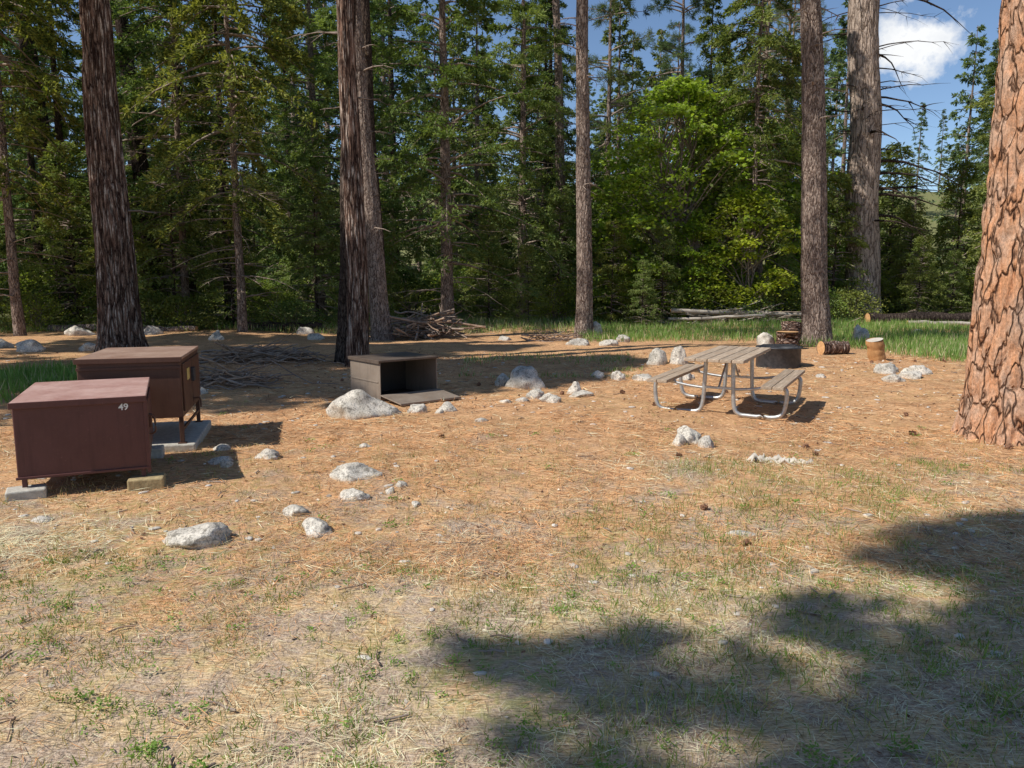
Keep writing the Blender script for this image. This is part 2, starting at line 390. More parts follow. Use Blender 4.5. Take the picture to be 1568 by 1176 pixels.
for (x, y, me, s) in [(-12.2, 25.4, SH2, 1.0), (-13.8, 27, SH, 1.1), (-10.9, 25.2, SH2, .9), (-8.2, 26.4, SH, .8), (-7.3, 25.2, SH2, .8), (-20, 25, SH, 1.2), (-17.5, 26.5, SH2, 1.3), (-15.6, 25, SH, .8), (1.7, 30, SH, 1.0), (3.0, 31, SH, .9),
                      (7.4, 29, SH, 1.0), (8.7, 28.9, SH2, .9), (9.8, 29.6, SH, 1.1), (13, 29.5, SH2, 1.0), (16.3, 34, SH, 1.2), (18.2, 34, SH2, 1.2), (20.8, 34, SH, 1.2), (22, 33, SH2, 1.1), (12, 29, SH, .8), (24, 31, SH, 1.2)]:
    tree('shrub', me, x, y, s)

DF = empty('distant_forest')
rr = random.Random(3)
for Y, step, hmin, hmax in [(40, 5.4, .75, .98), (48, 4.8, .8, 1.0), (58, 4.8, .85, 1.05), (72, 5.4, .8, 1.05), (100, 8, .8, 1.0), (125, 9, .8, 1.0)]:
    X = -Y*.85-6
    while X < Y*.85+6:
        x = X+rr.uniform(-1.8, 1.8); y = Y+rr.uniform(-3, 3); u = x/y
        s = rr.uniform(hmin, hmax)
        if -.02 < u < .2: s *= .88
        if .2 <= u < .43: s *= .92
        if .43 <= u < .58: s *= .62 if Y > 50 else 0
        if u < -.1: s *= 1.12
        if s > .05:
            me = rr.choice([D1, D1, D2, F1 if Y < 45 else D1, F2 if Y < 45 else D2, P1 if Y < 52 else D2])
            tree('conifer', me, x, y, s, rr.uniform(0, 6.28), parent=DF)
        X += step
US = empty('forest_understory')
for i in range(130):
    y = rr.uniform(35, 55); x = rr.uniform(-.8*y, .8*y)
    tree('understory_plant', rr.choice([FY, FY, SH, SH2]), x, y, rr.uniform(.9, 1.7), rr.uniform(0, 6.28), parent=US)

# ------------------------------------------------------------------ big trunks
def big_trunk(name, x, y, r, H, mat, lean=(0, 0), flare=.35, seg=72, rings=150, furrow=.03, fs=9, zs=.7, crown=None, crz=0, cs=1, taper=.5, dead=0, deadz=(3, 9), deadL=1.5, daz=None):
    e = empty(name, (x, y, hz(x, y)-.05))
    z = np.linspace(0, 1, rings)**1.35*H
    a = np.arange(seg)*2*PI/seg
    V = np.zeros((rings, seg, 3)); sd = x*3.1+y
    for i, zz in enumerate(z):
        fl = 1+flare*math.exp(-zz/.35)
        rad = r*(1-taper*zz/H)*fl
        wob = .3*r*mn.noise(Vector((sd, zz*.25, 0)))*min(1, zz/2)
        cx = lean[0]*zz/H+wob; cy = lean[1]*zz/H
        for j, aa in enumerate(a):
            ca, sa = math.cos(aa), math.sin(aa)
            q = Vector((ca*r*fs+sd, sa*r*fs, zz*zs))
            f = 1-abs(mn.noise(q))*2.4
            f2 = mn.noise(Vector((ca*1.3+sd, sa*1.3, zz*.35)))
            root = flare*.35*math.exp(-zz/.3)*mn.noise(Vector((ca*2.2, sa*2.2+sd, 0)))
            rr_ = rad*(1+.05*f2+root)-furrow*max(0, f)**1.5
            V[i, j] = (cx+ca*rr_, cy+sa*rr_, zz)
    mb = MB(); i = np.arange(rings-1)[:, None]*seg; j = np.arange(seg)[None]; j2 = (j+1) % seg
    mb.add(V.reshape(-1, 3), np.stack([i+j, i+j2, i+seg+j2, i+seg+j], -1).reshape(-1, 4), 0)
    obj('trunk', mb.mesh(name+'_trunk', [mat], smooth=[0]), parent=e)
    if dead:
        mb = MB(); rng = np.random.default_rng(int(abs(sd)*10))
        ax = lambda q: np.stack([lean[0]*q/H, lean[1]*q/H, q], 1)
        dead_branches(mb, rng, dead, deadz[0], deadz[1], deadL, ax, 0, .025, r0=r)
        if daz is not None: dead_branches(mb, rng, 12, 4, 13, deadL*1.4, ax, 0, .06, droop=.5, r0=r, az0=daz)
        obj('dead_limbs', mb.mesh(name+'_limbs', [M_DEAD if daz is None else M_BARK_DARK]), parent=e)
    cr = crown or (PC if y < 18 else PS)
    k = H*.95 if cr is PS and cs <= 1 else 12
    obj('crown', cr, (lean[0]*.93, lean[1]*.93, (H*.93-12*cs) if cr is PS else 0), (0, 0, crz), (cs, cs, cs), parent=e)
    return e

big_trunk('pine_tree', -8.75, 17.0, .45, 14, M_BARK_RED, (-.15, 0), .55, furrow=.06, fs=7, zs=.5, crz=1, dead=10, deadz=(3, 10), deadL=1.6, crown=PS, taper=.6)
big_trunk('pine_tree', -3.08, 15.1, .225, 14, M_BARK_RED, (-.02, 0), .25, furrow=.03, fs=9, zs=.5, crz=2, cs=.9, dead=6, deadz=(5, 11), deadL=1.1, crown=PS)
big_trunk('pine_tree', -3.46, 15.7, .19, 14, M_BARK_DARK, (.60, 0), .25, furrow=.03, crz=3, cs=.9, crown=PS)
big_trunk('pine_tree', -3.75, 22.0, .28, 14, M_BARK_GREY, (-.9, 0), .3, furrow=.02, crz=4, cs=.95, dead=14, deadz=(3, 10), deadL=1.5)
big_trunk('pine_tree', -4.2, 24.5, .22, 14, M_BARK_DARK, (-.4, 0), .3, furrow=.02, crz=4.5, cs=.9, dead=10)
big_trunk('pine_tree', 2.18, 23.0, .26, 14, M_BARK_GREY, (-.25, 0), .3, furrow=.02, crz=5, cs=.9, dead=18, deadz=(4, 11), deadL=.9)
big_trunk('pine_tree', 2.25, 33.0, .26, 15, M_BARK_GREY, (-.5, 0), .2, furrow=.02, crz=.5, cs=.8, dead=14)
big_trunk('pine_tree', 8.05, 20.0, .36, 14, M_BARK_GREY, (-1.0, 0), .3, furrow=.03, crz=1.5, dead=14, deadz=(4, 11), deadL=1.2)
big_trunk('pine_tree', 14.7, 32.0, .70, 24, M_BARK_PALE, (-1.3, 0), .3, furrow=.05, crz=2.5, cs=1.3, taper=.35, dead=44, deadz=(5, 15), deadL=3.0, daz=0)
big_trunk('ponderosa_pine_tree', 5.66, 8.35, .54, 14, M_BARK_ORANGE, (.0, 0), .26, seg=200, rings=400, furrow=.055, fs=7, zs=2.0, crz=3.5, taper=.22)
big_trunk('pine_tree', -14.3, 31.0, .40, 15, M_BARK_DARK, (-1.0, 0), .3, furrow=.03, crz=2, dead=60, deadz=(2, 13), deadL=2.2)
big_trunk('pine_tree', -17.3, 30.0, .38, 15, M_BARK_DARK, (-1.2, 0), .3, furrow=.03, crz=2, dead=30, deadz=(3, 12), deadL=2.0)
big_trunk('pine_tree', -19.0, 27.0, .40, 15, M_BARK_RED, (-.3, 0), .3, furrow=.03, crz=2, dead=20, deadz=(3, 12), deadL=2.0)
# neighbours standing left of the clearing
big_trunk('pine_tree', -14.2, 7.4, .35, 14, M_BARK_RED, (0, 0), crz=1.1, cs=.9)
big_trunk('pine_tree', -19.5, 9.2, .35, 14, M_BARK_RED, (0, 0), crz=2.1, cs=1.0)
tree('pine_tree', PC, -11.6, 9.6, .80, 2.8)
tree('pine_tree', PC, -16.5, 11.6, .95, 5.1)
tree('pine_tree', PC, -19.5, 15.0, 1.0, .4)
tree('pine_tree', PC, -6.1, -2.5, 1.0, .8)
tree('pine_tree', PC, -4.2, -3.2, 1.0, 2.4)
tree('pine_tree', PC, -7.9, -3.1, 1.0, 4.1)

# ------------------------------------------------------------------ ground
def axis_coords(lo, hi, c0, c1, fine, growth):
    a = list(np.arange(c0, c1, fine)); s = fine; p = c1
    while p < hi: a.append(p); s = min(s*growth, 6); p += s
    a.append(hi); s = fine; p = c0-fine
    while p > lo: a.insert(0, p); s = min(s*growth, 6); p -= s
    a.insert(0, lo); return np.array(a)
gx = axis_coords(-400, 400, -7, 8, .05, 1.06); gy = axis_coords(-60, 600, 1.5, 13, .05, 1.05)
XX, YY = np.meshgrid(gx, gy)
ZZ = HT(XX, YY)
nx, ny = len(gx), len(gy)
mb = MB(); i = np.arange(ny-1)[:, None]*nx; j = np.arange(nx-1)[None]
mb.add(np.stack([XX, YY, ZZ], -1).reshape(-1, 3), np.stack([i+j, i+j+1, i+nx+j+1, i+nx+j], -1).reshape(-1, 4), 0)

m, nt, N, L = newmat('ground_litter')
v = coords(N, L)
sep = N.new('ShaderNodeSeparateXYZ'); L.new(v, sep.inputs[0])
nb1 = noise(N, L, v, .55, 3, .6); nb2 = noise(N, L, v, 2.2, 4, .65); nb3 = noise(N, L, v, 13, 4, .7); nb4 = noise(N, L, v, 70, 3, .75)
def strand(rot, sc):
    mp = N.new('ShaderNodeMapping'); L.new(v, mp.inputs[0]); mp.inputs['Rotation'].default_value = (0, 0, rot); mp.inputs['Scale'].default_value = (1, 9, 1)
    n = noise(N, L, mp.outputs[0], sc, 2, .6, .3); return n.outputs[0]
s1, s2, s3 = strand(.3, 14), strand(1.4, 15), strand(2.5, 13)
st = mth(N, L, 'MAXIMUM', mth(N, L, 'MAXIMUM', s1, s2), s3)
duff = ramp(N, L, st, [(.44, (.27, .13, .06)), (.56, (.70, .40, .205)), (.70, (.93, .64, .38))])
duff = mix(N, L, duff, ramp(N, L, nb2.outputs[0], [(.3, (.70, .66, .64)), (.7, (1.1, 1.08, 1.06))]), 1, 'MULTIPLY')
dirt = ramp(N, L, nb4.outputs[0], [(.3, (.22, .165, .12)), (.5, (.50, .395, .30)), (.72, (.74, .62, .49))])
dry = ramp(N, L, st, [(.42, (.30, .21, .10)), (.58, (.69, .52, .29)), (.73, (.90, .74, .48))])
grn = ramp(N, L, nb3.outputs[0], [(.3, (.14, .18, .05)), (.7, (.34, .39, .14))])
w = mth(N, L, 'MULTIPLY', mth(N, L, 'SUBTRACT', sep.outputs[1], 3.9), .36)
w = mth(N, L, 'ADD', w, mth(N, L, 'MULTIPLY', mth(N, L, 'SUBTRACT', nb1.outputs[0], .5), 3.4))
w = mth(N, L, 'ADD', w, mth(N, L, 'MULTIPLY', mth(N, L, 'SUBTRACT', nb2.outputs[0], .5), 2.8), True)
fore = mix(N, L, dirt, dry, ramp(N, L, mth(N, L, 'ADD', mth(N, L, 'MULTIPLY', nb2.outputs[0], .6), mth(N, L, 'MULTIPLY', nb3.outputs[0], .4)), [(.45, g(0)), (.56, g(1))]))
col = mix(N, L, fore, duff, ramp(N, L, w, [(0, g(.15)), (1, g(.97))]))
nearw = ramp(N, L, mth(N, L, 'MULTIPLY', sep.outputs[1], .1), [(.35, g(1)), (.75, g(.35))])
gp = mth(N, L, 'MULTIPLY', ramp(N, L, nb1.outputs[0], [(.46, g(0)), (.56, g(1))]), ramp(N, L, nb3.outputs[0], [(.45, g(0)), (.6, g(.55))]))
col = mix(N, L, col, grn, mth(N, L, 'MULTIPLY', gp, nearw))
far = ramp(N, L, mth(N, L, 'MULTIPLY', sep.outputs[1], .01), [(.26, g(0)), (.34, g(1))])
col = mix(N, L, col, (.20, .20, .09), far)
hh = mth(N, L, 'ADD', mth(N, L, 'MULTIPLY', s1, .6), nb3.outputs[0])
matte(N, L, col, hh, .9, .03)
M_GROUND = m
obj('ground', mb.mesh('ground', [M_GROUND], smooth=[0]))

# ------------------------------------------------------------------ litter
rng = np.random.default_rng(21)
def col_mat(name, c, v=.25):
    return simple(name, tuple(k*(1-v) for k in c), tuple(min(.92, k*(1+v)) for k in c), 3, .8, 0, .001)
NM = [col_mat('needle_orange', (.70, .37, .17)), col_mat('needle_tan', (.77, .54, .31)), col_mat('needle_straw', (.83, .71, .47)), col_mat('needle_brown', (.20, .105, .06))]
def scatter(n, x0, x1, y0, y1, dens=None, fan=True):
    y = y0+(y1-y0)*rng.random(n)
    x = rng.uniform(x0, x1, n)
    if fan:
        k = np.abs(x) < y*.78+.8; x = x[k]; y = y[k]
    if dens is not None:
        k = rng.random(len(x)) < dens(x, y); x = x[k]; y = y[k]
    return x, y
mb = MB()
for (n, y0, y1, ln, wd) in [(90000, 2.0, 5, .11, .0024), (110000, 4.2, 9, .15, .004), (80000, 8, 17, .20, .008)]:
    x, y = scatter(n, -y1*.85, y1*.85, y0, y1, lambda x, y: np.clip(vn(x*1.3, y*1.3, 9)*1.3+vn(x*5, y*5, 8)*.5-.35, .12, 1))
    k = len(x); a = rng.uniform(0, 2*PI, k)
    D = np.stack([np.cos(a), np.sin(a), rng.normal(.02, .10, k)], 1)
    Nn = np.array([0, 0, 1.])+rng.normal(0, .3, (k, 3))
    C = np.stack([x, y, HT(x, y)+.004+rng.random(k)*.012], 1)
    duffy = np.clip((y-3.0)*.27+(vn(x*.6, y*.6, 12)-.5)*2, .1, .96)
    r = rng.random(k)
    mi = np.where(r < duffy*.58, 0, np.where(r < duffy*.77+.05, 1, np.where(r < .87, 2, 3)))
    leaves(mb, C, D, Nn, ln*rng.uniform(.5, 1.3, k), wd*rng.uniform(.7, 1.3, k), mi)
obj('pine_needle_litter', mb.mesh('needles', NM))
mb = MB()
x, y = scatter(17000, -13, 14, 2.2, 18, lambda x, y: np.clip(vn(x*.8, y*.8, 51)*1.8-.4, .05, 1)*np.clip(4/y+.3, 0, 1))
k = len(x); D = rng.normal(0, 1, (k, 3)); D[:, 2] *= .25
sz_ = rng.uniform(.006, .02, k)*(1+y*.06)
leaves(mb, np.stack([x, y, HT(x, y)+.008], 1), D, np.array([0, 0, 1.])+rng.normal(0, .4, (k, 3)), sz_*1.6, sz_, rng.integers(0, 3, k))
obj('bark_chips', mb.mesh('bark_chips', [col_mat('chip_dark', (.12, .06, .04)), col_mat('chip_brown', (.28, .15, .09)), col_mat('chip_pale', (.70, .60, .47))]))

GM = [leafmat('grass_green', (.17, .27, .055), (.35, .48, .13), .4, 3), leafmat('grass_dry', (.46, .37, .18), (.78, .64, .36), .3, 3)]
def blades(mb, x, y, h, w, m, spread=.35):
    k = len(x); a = rng.uniform(0, 2*PI, k); ti = np.abs(rng.normal(0, spread, k))
    D = np.stack([np.cos(a)*ti, np.sin(a)*ti, np.ones(k)], 1)
    Nn = np.stack([-np.sin(a), np.cos(a), np.zeros(k)], 1)+rng.normal(0, .6, (k, 3))
    leaves(mb, np.stack([x, y, HT(x, y)-.005], 1), D, Nn, h, w, m)
def tufts(mb, n, x0, x1, y0, y1, per, rad, h, w, gfrac, dens=None):
    x, y = scatter(n, x0, x1, y0, y1, dens)
    x = np.repeat(x, per); y = np.repeat(y, per); k = len(x)
    x = x+rng.normal(0, rad, k); y = y+rng.normal(0, rad, k)
    blades(mb, x, y, h*rng.uniform(.4, 1.3, k), w, np.where(rng.random(k) < gfrac, 0, 1), .7)
mb = MB()
tufts(mb, 1500, -3.5, 4, 2.2, 4.6, 16, .035, .045, .005, .9, lambda x, y: np.clip(vn(x*1.5, y*1.5, 30)*2-.5+(x > .4)*.2, .05, 1))
tufts(mb, 1300, -6, 6, 2.2, 8, 14, .05, .07, .0035, .15)
tufts(mb, 1100, .4, 6, 2.3, 7.0, 20, .06, .09, .0045, .6, lambda x, y: np.clip(vn(x, y, 31)*2-.5, 0, 1))
tufts(mb, 900, -12, 14, 7, 20, 12, .07, .07, .006, .25, lambda x, y: np.clip(vn(x*.5, y*.5, 33)*3-1.7, 0, 1))
obj('ground_grass', mb.mesh('ground_grass', GM))
mb = MB()
def strip(n, x0, x1, y0, y1, h, gf, dens=None):
    x = rng.uniform(x0, x1, n); y = rng.uniform(y0, y1, n)
    d = np.clip(vn(x*.5, y*.8, 41)*2.4-.3, .1, 1)
    if dens is not None: d = d*dens(x, y)
    k = rng.random(n) < d; x = x[k]; y = y[k]
    blades(mb, x, y, h*rng.uniform(.4, 1.3, len(x)), .018, np.where(rng.random(len(x)) < gf, 0, 1), .35)
strip(70000, 2.0, 24, 17.5, 31, .26, .85, lambda x, y: np.clip((y-17.5-(x < 7)*1.8-vn(x, y, 5)*2)*.7, 0, 1))
strip(26000, 8.4, 16, 13.5, 20, .22, .8, lambda x, y: np.clip(1.1-np.hypot((x-12)/3.4, (y-17.3)/3.1), 0, 1)*2)
strip(11000, -9.5, -5.6, 10, 15, .28, .88, lambda x, y: np.clip(1.3-np.hypot((x+7.9)/1.9, (y-12.2)/1.9), 0, 1)*2)
strip(6000, -1.0, 2.6, 13.5, 17, .10, .5, lambda x, y: np.clip(vn(x, y*2, 5)-.4, 0, 1)*2)
strip(20000, -24, 2, 24, 32, .24, .65)
obj('meadow_grass', mb.mesh('meadow_grass', GM))

mb = MB()
def weeds(n, x0, x1, y0, y1, r=.06):
    x, y = scatter(n, x0, x1, y0, y1)
    k = 22; cx = np.repeat(x, k); cy = np.repeat(y, k); q = len(cx)
    cx = cx+rng.normal(0, r*.6, q); cy = cy+rng.normal(0, r*.6, q)
    C = np.stack([cx, cy, HT(cx, cy)+rng.uniform(.004, .035, q)], 1)
    D = rng.normal(0, 1, (q, 3)); D[:, 2] = np.abs(D[:, 2])*.5
    Nn = np.array([0, 0, 1.])+rng.normal(0, .5, (q, 3))
    leaves(mb, C, D, Nn, r*.45, r*.26, 0)
weeds(300, -3, 4, 2.2, 4.4, .035); weeds(40, -4, 5, 4.3, 10, .05)
for (cx, cy) in [(-1.45, 2.65), (-1.2, 2.5), (-.85, 2.5), (-1.02, 2.44), (1.5, 2.7), (-.82, 5.3), (1.2, 5.9), (1.15, 7.2), (-1.75, 2.95), (.35, 2.6), (-.45, 2.45), (1.2, 2.6), (1.6, 2.45)]:
    weeds(4, cx-.08, cx+.08, cy-.05, cy+.05, .04)
obj('weeds', mb.mesh('weeds', [leafmat('weed_leaf', (.15, .25, .045), (.33, .48, .12), .35, 4)]))

mb = MB()
for i in range(460):
    y = rng.uniform(2.4, 17); x = rng.uniform(-.75*y, .75*y); l = rng.uniform(.04, .2)*(.6+y*.06); a = rng.uniform(0, PI)
    p = np.array([x, y, hz(x, y)+.01]); d = np.array([math.cos(a), math.sin(a), 0])*l
    t = np.linspace(-.5, .5, 4)[:, None]
    P = p+d*t+rng.normal(0, .006, (4, 3)); P[:, 2] = HT(P[:, 0], P[:, 1])+.008+abs(rng.normal(0, .005))
    tube(mb, P, rng.uniform(.002, .006), 5, int(rng.integers(0, 2)))
obj('fallen_twigs', mb.mesh('fallen_twigs', [M_DEAD, M_STICK]))

mb = MB()
cpos = [(rng.uniform(-.6, .75)*y, y) for y in rng.uniform(7, 17, 34)]+[(-.75, 8.0), (1.45, 5.55), (3.0, 7.6), (1.55, 4.85)]
for (x, y) in cpos:
    r = rng.uniform(.02, .03); a = rng.uniform(0, PI); ln = r*2.6
    ax = np.array([math.cos(a), math.sin(a), .15]); c0 = np.array([x, y, hz(x, y)+r*.9])
    t = np.linspace(-.5, .5, 7); tube(mb, c0+ax*ln*t[:, None], r*.75*np.sqrt(np.clip(1-(t*1.85)**2, .05, 1)), 7, 0)
    k = 60; tt = rng.uniform(-.45, .5, k); an = rng.uniform(0, 2*PI, k)
    s = np.array([-ax[1], ax[0], 0]); w_ = np.cross(ax, s)
    rad = s*np.cos(an)[:, None]+w_*np.sin(an)[:, None]
    R_ = r*.6*np.sqrt(np.clip(1-(tt*1.8)**2, .1, 1))
    leaves(mb, c0+ax*ln*tt[:, None]+rad*R_[:, None], rad+ax*.5, ax+rng.normal(0, .15, (k, 3)), r*.75, r*.7, 0)
obj('pine_cones', mb.mesh('pine_cones', [simple('cone_scales', (.12, .055, .03), (.32, .17, .10), 60)]))

# ------------------------------------------------------------------ rocks
def granite(name, k):
    m, nt, N, L = newmat(name)
    v = coords(N, L)
    n1 = noise(N, L, v, 5, 4, .65); n2 = noise(N, L, v, 60, 2, .7); n3 = noise(N, L, v, 16, 4, .7)
    c = ramp(N, L, n1.outputs[0], [(.3, (.36*k, .325*k, .27*k)), (.62, (.68*k, .62*k, .53*k))])
    c = mix(N, L, c, ramp(N, L, n2.outputs[0], [(.35, g(.5)), (.5, g(1)), (.7, g(1.15))]), 1, 'MULTIPLY')
    c = mix(N, L, c, (.17, .15, .12), ramp(N, L, n3.outputs[0], [(.53, g(0)), (.64, g(.8))]))
    tcg = N.new('ShaderNodeTexCoord'); sg = N.new('ShaderNodeSeparateXYZ'); L.new(tcg.outputs['Generated'], sg.inputs[0])
    c = mix(N, L, (.46, .31, .18), c, ramp(N, L, mth(N, L, 'ADD', sg.outputs[2], mth(N, L, 'MULTIPLY', n1.outputs[0], .3)), [(.50, g(.3)), (.72, g(1))]))
    finish(N, L, c, .9, mth(N, L, 'ADD', n3.outputs[0], mth(N, L, 'MULTIPLY', n2.outputs[0], .3)), .6, .02, spec=.2)
    return m
M_ROCK = granite('granite', 1.0); M_ROCK2 = granite('granite_pale', 1.12)
def rock(name, x, y, sx, sy, sz, rz=0, seed=0, sub=4, sink=.3, parent=None, mat=None):
    bm = bmesh.new(); bmesh.ops.create_icosphere(bm, subdivisions=sub, radius=1)
    pl = []
    rg = random.Random(seed*13+5)
    for k in range(9):
        d = Vector((rg.uniform(-1, 1), rg.uniform(-1, 1), rg.uniform(-.3, 1))).normalized(); pl.append((d, rg.uniform(.58, .86)))
    for vt in bm.verts:
        p = vt.co.copy()
        for d, o in pl:
            q = p.dot(d)
            if q > o: p -= d*(q-o)*.9
        p *= 1+.24*mn.noise(p*1.1+Vector((seed*3.7, 0, 0)))+.12*mn.noise(p*3.1+Vector((seed, 4, 0)))+.05*mn.noise(p*8)
        vt.co = Vector((p.x*sx/2, p.y*sy/2, p.z*sz*.75))
    me = bpy.data.meshes.new(name); bm.to_mesh(me); bm.free(); me.materials.append(mat or (M_ROCK, M_ROCK2)[seed % 2])
    for p in me.polygons: p.use_smooth = True
    return obj(name, me, (x, y, hz(x, y)+sz*(.5-sink)*.5), (0, 0, rz), parent=parent)
RK = [
    (-1.83, 9.35, .90, .6, .38), (-1.22, 9.6, .28, .22, .15), (-.85, 9.65, .28, .2, .14), (-.92, 9.45, .12, .1, .07),
    (.22, 12.35, .70, .55, .44), (-.15, 12.7, .3, .3, .22), (.35, 10.9, .35, .25, .15), (.52, 10.5, .3, .25, .14), (1.02, 11.0, .42, .3, .1), (.95, 11.4, .26, .24, .2), (.15, 10.55, .2, .2, .08), (-.1, 10.4, .2, .2, .07), (.58, 10.3, .22, .18, .12),
    (1.85, 7.85, .30, .26, .22), (2.0, 7.65, .20, .18, .14), (1.72, 7.7, .16, .14, .14),
    (-1.42, 6.55, .52, .42, .14), (-1.28, 5.9, .28, .2, .08), (-1.62, 5.5, .22, .16, .08), (-1.36, 5.1, .28, .22, .10), (-2.10, 4.85, .50, .32, .14),
    (-2.72, 6.95, .26, .2, .08), (-2.38, 7.25, .28, .24, .10), (-2.95, 7.55, .18, .14, .08), (-2.6, 6.75, .14, .12, .07), (-1.5, 7.6, .14, .12, .05), (-.38, 8.9, .2, .12, .05),
    (-3.35, 5.25, .16, .12, .05), (-.93, 6.2, .1, .08, .07), (-1.0, 6.05, .09, .08, .07), (1.6, 5.05, .25, .08, .04), (-.75, 5.75, .09, .08, .05),
    (2.95, 15.4, .46, .42, .46), (3.35, 15.3, .40, .36, .46), (2.3, 13.3, .4, .3, .16), (1.9, 13.4, .26, .26, .24), (3.0, 13.2, .42, .34, .16), (1.55, 13.6, .3, .3, .14),
    (6.75, 13.6, .5, .38, .24), (6.85, 13.0, .5, .4, .18), (6.4, 12.6, .4, .3, .14), (7.2, 13.4, .5, .34, .2), (5.5, 13.4, .2, .18, .1), (9.55, 20.8, .62, .5, .55),
    (1.75, 19.3, .7, .45, .2), (2.4, 18.9, .6, .4, .18), (3.0, 20.6, .4, .4, .3), (2.5, 23.2, .6, .5, .55), (-8.2, 21, .45, .4, .3), (-11.5, 18, .8, .6, .35), (-12.6, 18.6, .6, .5, .3), (-10.3, 18.5, .5, .4, .25), (-10.9, 23, .6, .5, .4), (-12.8, 22.5, .8, .5, .35), (-5.7, 22, .5, .4, .25), (-6.6, 24, .6, .4, .3), (-4.8, 11.5, .3, .3, .12), (-.2, 21.8, .4, .3, .2), (-1.5, 12.4, .3, .3, .12), (-6.7, 14.5, .4, .3, .2), (14.2, 23, .5, .4, .25), (12.8, 24, .4, .4, .2)]
for i, (x, y, sx, sy, sz) in enumerate(RK):
    rock('boulder' if max(sx, sz) > .4 else 'rock', x, y, sx, sy, sz, random.uniform(-.4, .4), i, 4 if sx > .25 else 3)
mb = MB()
bm = bmesh.new(); bmesh.ops.create_icosphere(bm, subdivisions=2, radius=1)
bv = np.array([v_.co[:] for v_ in bm.verts]); bf = np.array([[q.index for q in f.verts] for f in bm.faces]); bm.free()
for i in range(420):
    y = rng.uniform(3.2, 16); x = rng.uniform(-.72*y, .72*y); r = rng.uniform(.005, .02)*(1+y*.07)
    vv = bv*(1+rng.normal(0, .09, (len(bv), 1)))*np.array([r*rng.uniform(.9, 1.9), r, r*.4]); a = rng.uniform(0, PI)
    vv = vv@np.array([[math.cos(a), math.sin(a), 0], [-math.sin(a), math.cos(a), 0], [0, 0, 1]])
    mb.add(vv+np.array([x, y, hz(x, y)+r*.12]), bf, 0)
obj('pebbles', mb.mesh('pebbles', [simple('pebble_stone', (.40, .36, .30), (.72, .66, .58), 8)]))

e = empty('rotten_log', (2.55, 7.0, hz(2.55, 7.0)), (0, 0, -.12))
mb = MB()
for i in range(26):
    t = i/25; x0 = -.27+t*.54; l = rng.uniform(.05, .14); h = rng.uniform(.02, .07)*(1.2-t*.7); yy = rng.normal(0, .03)
    P = np.array([[x0-l/2, yy, .01], [x0, yy+.01, h], [x0+l/2, yy+rng.normal(0, .02), .012]])
    tube(mb, P, np.array([.01, .028, .008])*rng.uniform(.6, 1.3), 5, 0)
obj('wood_chunks', mb.mesh('wood_chunks', [M_PALEWOOD]), parent=e)

# ------------------------------------------------------------------ brush piles and logs
def brush(name, x, y, n, rx, ry, h, lmax, rmax, long_axis=None, mats=None):
    mb = MB()
    for i in range(n):
        cx, cy = rng.normal(0, rx*.45), rng.normal(0, ry*.45)
        zt = h*math.exp(-(cx/rx)**2-(cy/ry)**2)*rng.uniform(.1, 1)
        a = rng.uniform(0, PI) if long_axis is None else rng.normal(long_axis, .5)
        l = lmax*rng.uniform(.3, 1); ti = rng.normal(0, .22); t = np.linspace(-.5, .5, 6)
        P = np.stack([cx+math.cos(a)*l*t, cy+math.sin(a)*l*t, zt+ti*l*t], 1)+rng.normal(0, .025, (6, 3))
        gz = HT(P[:, 0]+x, P[:, 1]+y); P[:, 2] = np.maximum(P[:, 2]+gz, gz+.01)
        tube(mb, P, rmax*rng.uniform(.25, 1)*(1-.5*(t+.5)), 5, int(rng.integers(0, 2)))
    obj(name, mb.mesh(name, mats or [M_STICK, M_DEAD]), (x, y, 0))
brush('brush_pile', -2.7, 22.8, 130, 1.2, .9, .80, 2.4, .040)
brush('brush_pile', -5.2, 15.6, 120, 1.4, .6, .28, 1.4, .028, 0)
brush('brush_pile', -4.6, 12.6, 60, 1.2, .5, .2, 1.4, .025, .1)
brush('brush_pile', -9.6, 10.6, 40, .8, .6, .3, 1.4, .035)
brush('brush_pile', 8.2, 28.2, 90, 2.8, .5, .6, 2.6, .035, 0, [M_OLDLOG, M_DEAD])
brush('brush_pile', 1.3, 21.5, 40, 1.2, .5, .2, 1.2, .025, 0)

def log(name, x, y, l, r, az, mat, endm, z=None, tilt=0):
    wob = min(1, l/3); tp = .25*wob
    mb = MB(); n = 18; t = np.linspace(-.5, .5, 11)
    P = np.stack([l*t, rng.normal(0, r*.25*wob, 11), rng.normal(0, r*.2*wob, 11)], 1)
    tube(mb, P, r*(1+rng.normal(0, .05*wob, 11))*(1-tp*(t+.5)), n, 0, cap=False)
    for sgn, e in ((-1, 0), (1, 10)):
        a = np.arange(n)*2*PI/n; q = r*(1 if e == 0 else 1-tp)
        vv = np.concatenate([np.stack([np.full(n, P[e, 0]), P[e, 1]+np.cos(a)*q, P[e, 2]+np.sin(a)*q], 1), [[P[e, 0]+sgn*.004, P[e, 1], P[e, 2]]]])
        jj = np.arange(n); mb.add(vv, np.stack([jj, (jj+1) % n, np.full(n, n)], -1), 1)
    return obj(name, mb.mesh(name, [mat, endm], smooth=[0]), (x, y, hz(x, y)+(r*.9 if z is None else z)), (0, tilt, az))
M_CUT = simple('cut_wood', (.46, .24, .10), (.70, .42, .20), 14)
M_ROUND = simple('peeled_round', (.30, .15, .06), (.58, .31, .13), 9, scale=(.4, 1, 1))
log('firewood_log', 7.35, 17.3, .64, .16, .15, M_BARK_RED, M_CUT)
log('firewood_round', 7.55, 15.7, .46, .17, .3, M_ROUND, M_PALEWOOD, .21, PI/2-.25)
log('fallen_log', 8.6, 28.0, 5.6, .08, .06, M_OLDLOG, M_CUT, .42, .03)
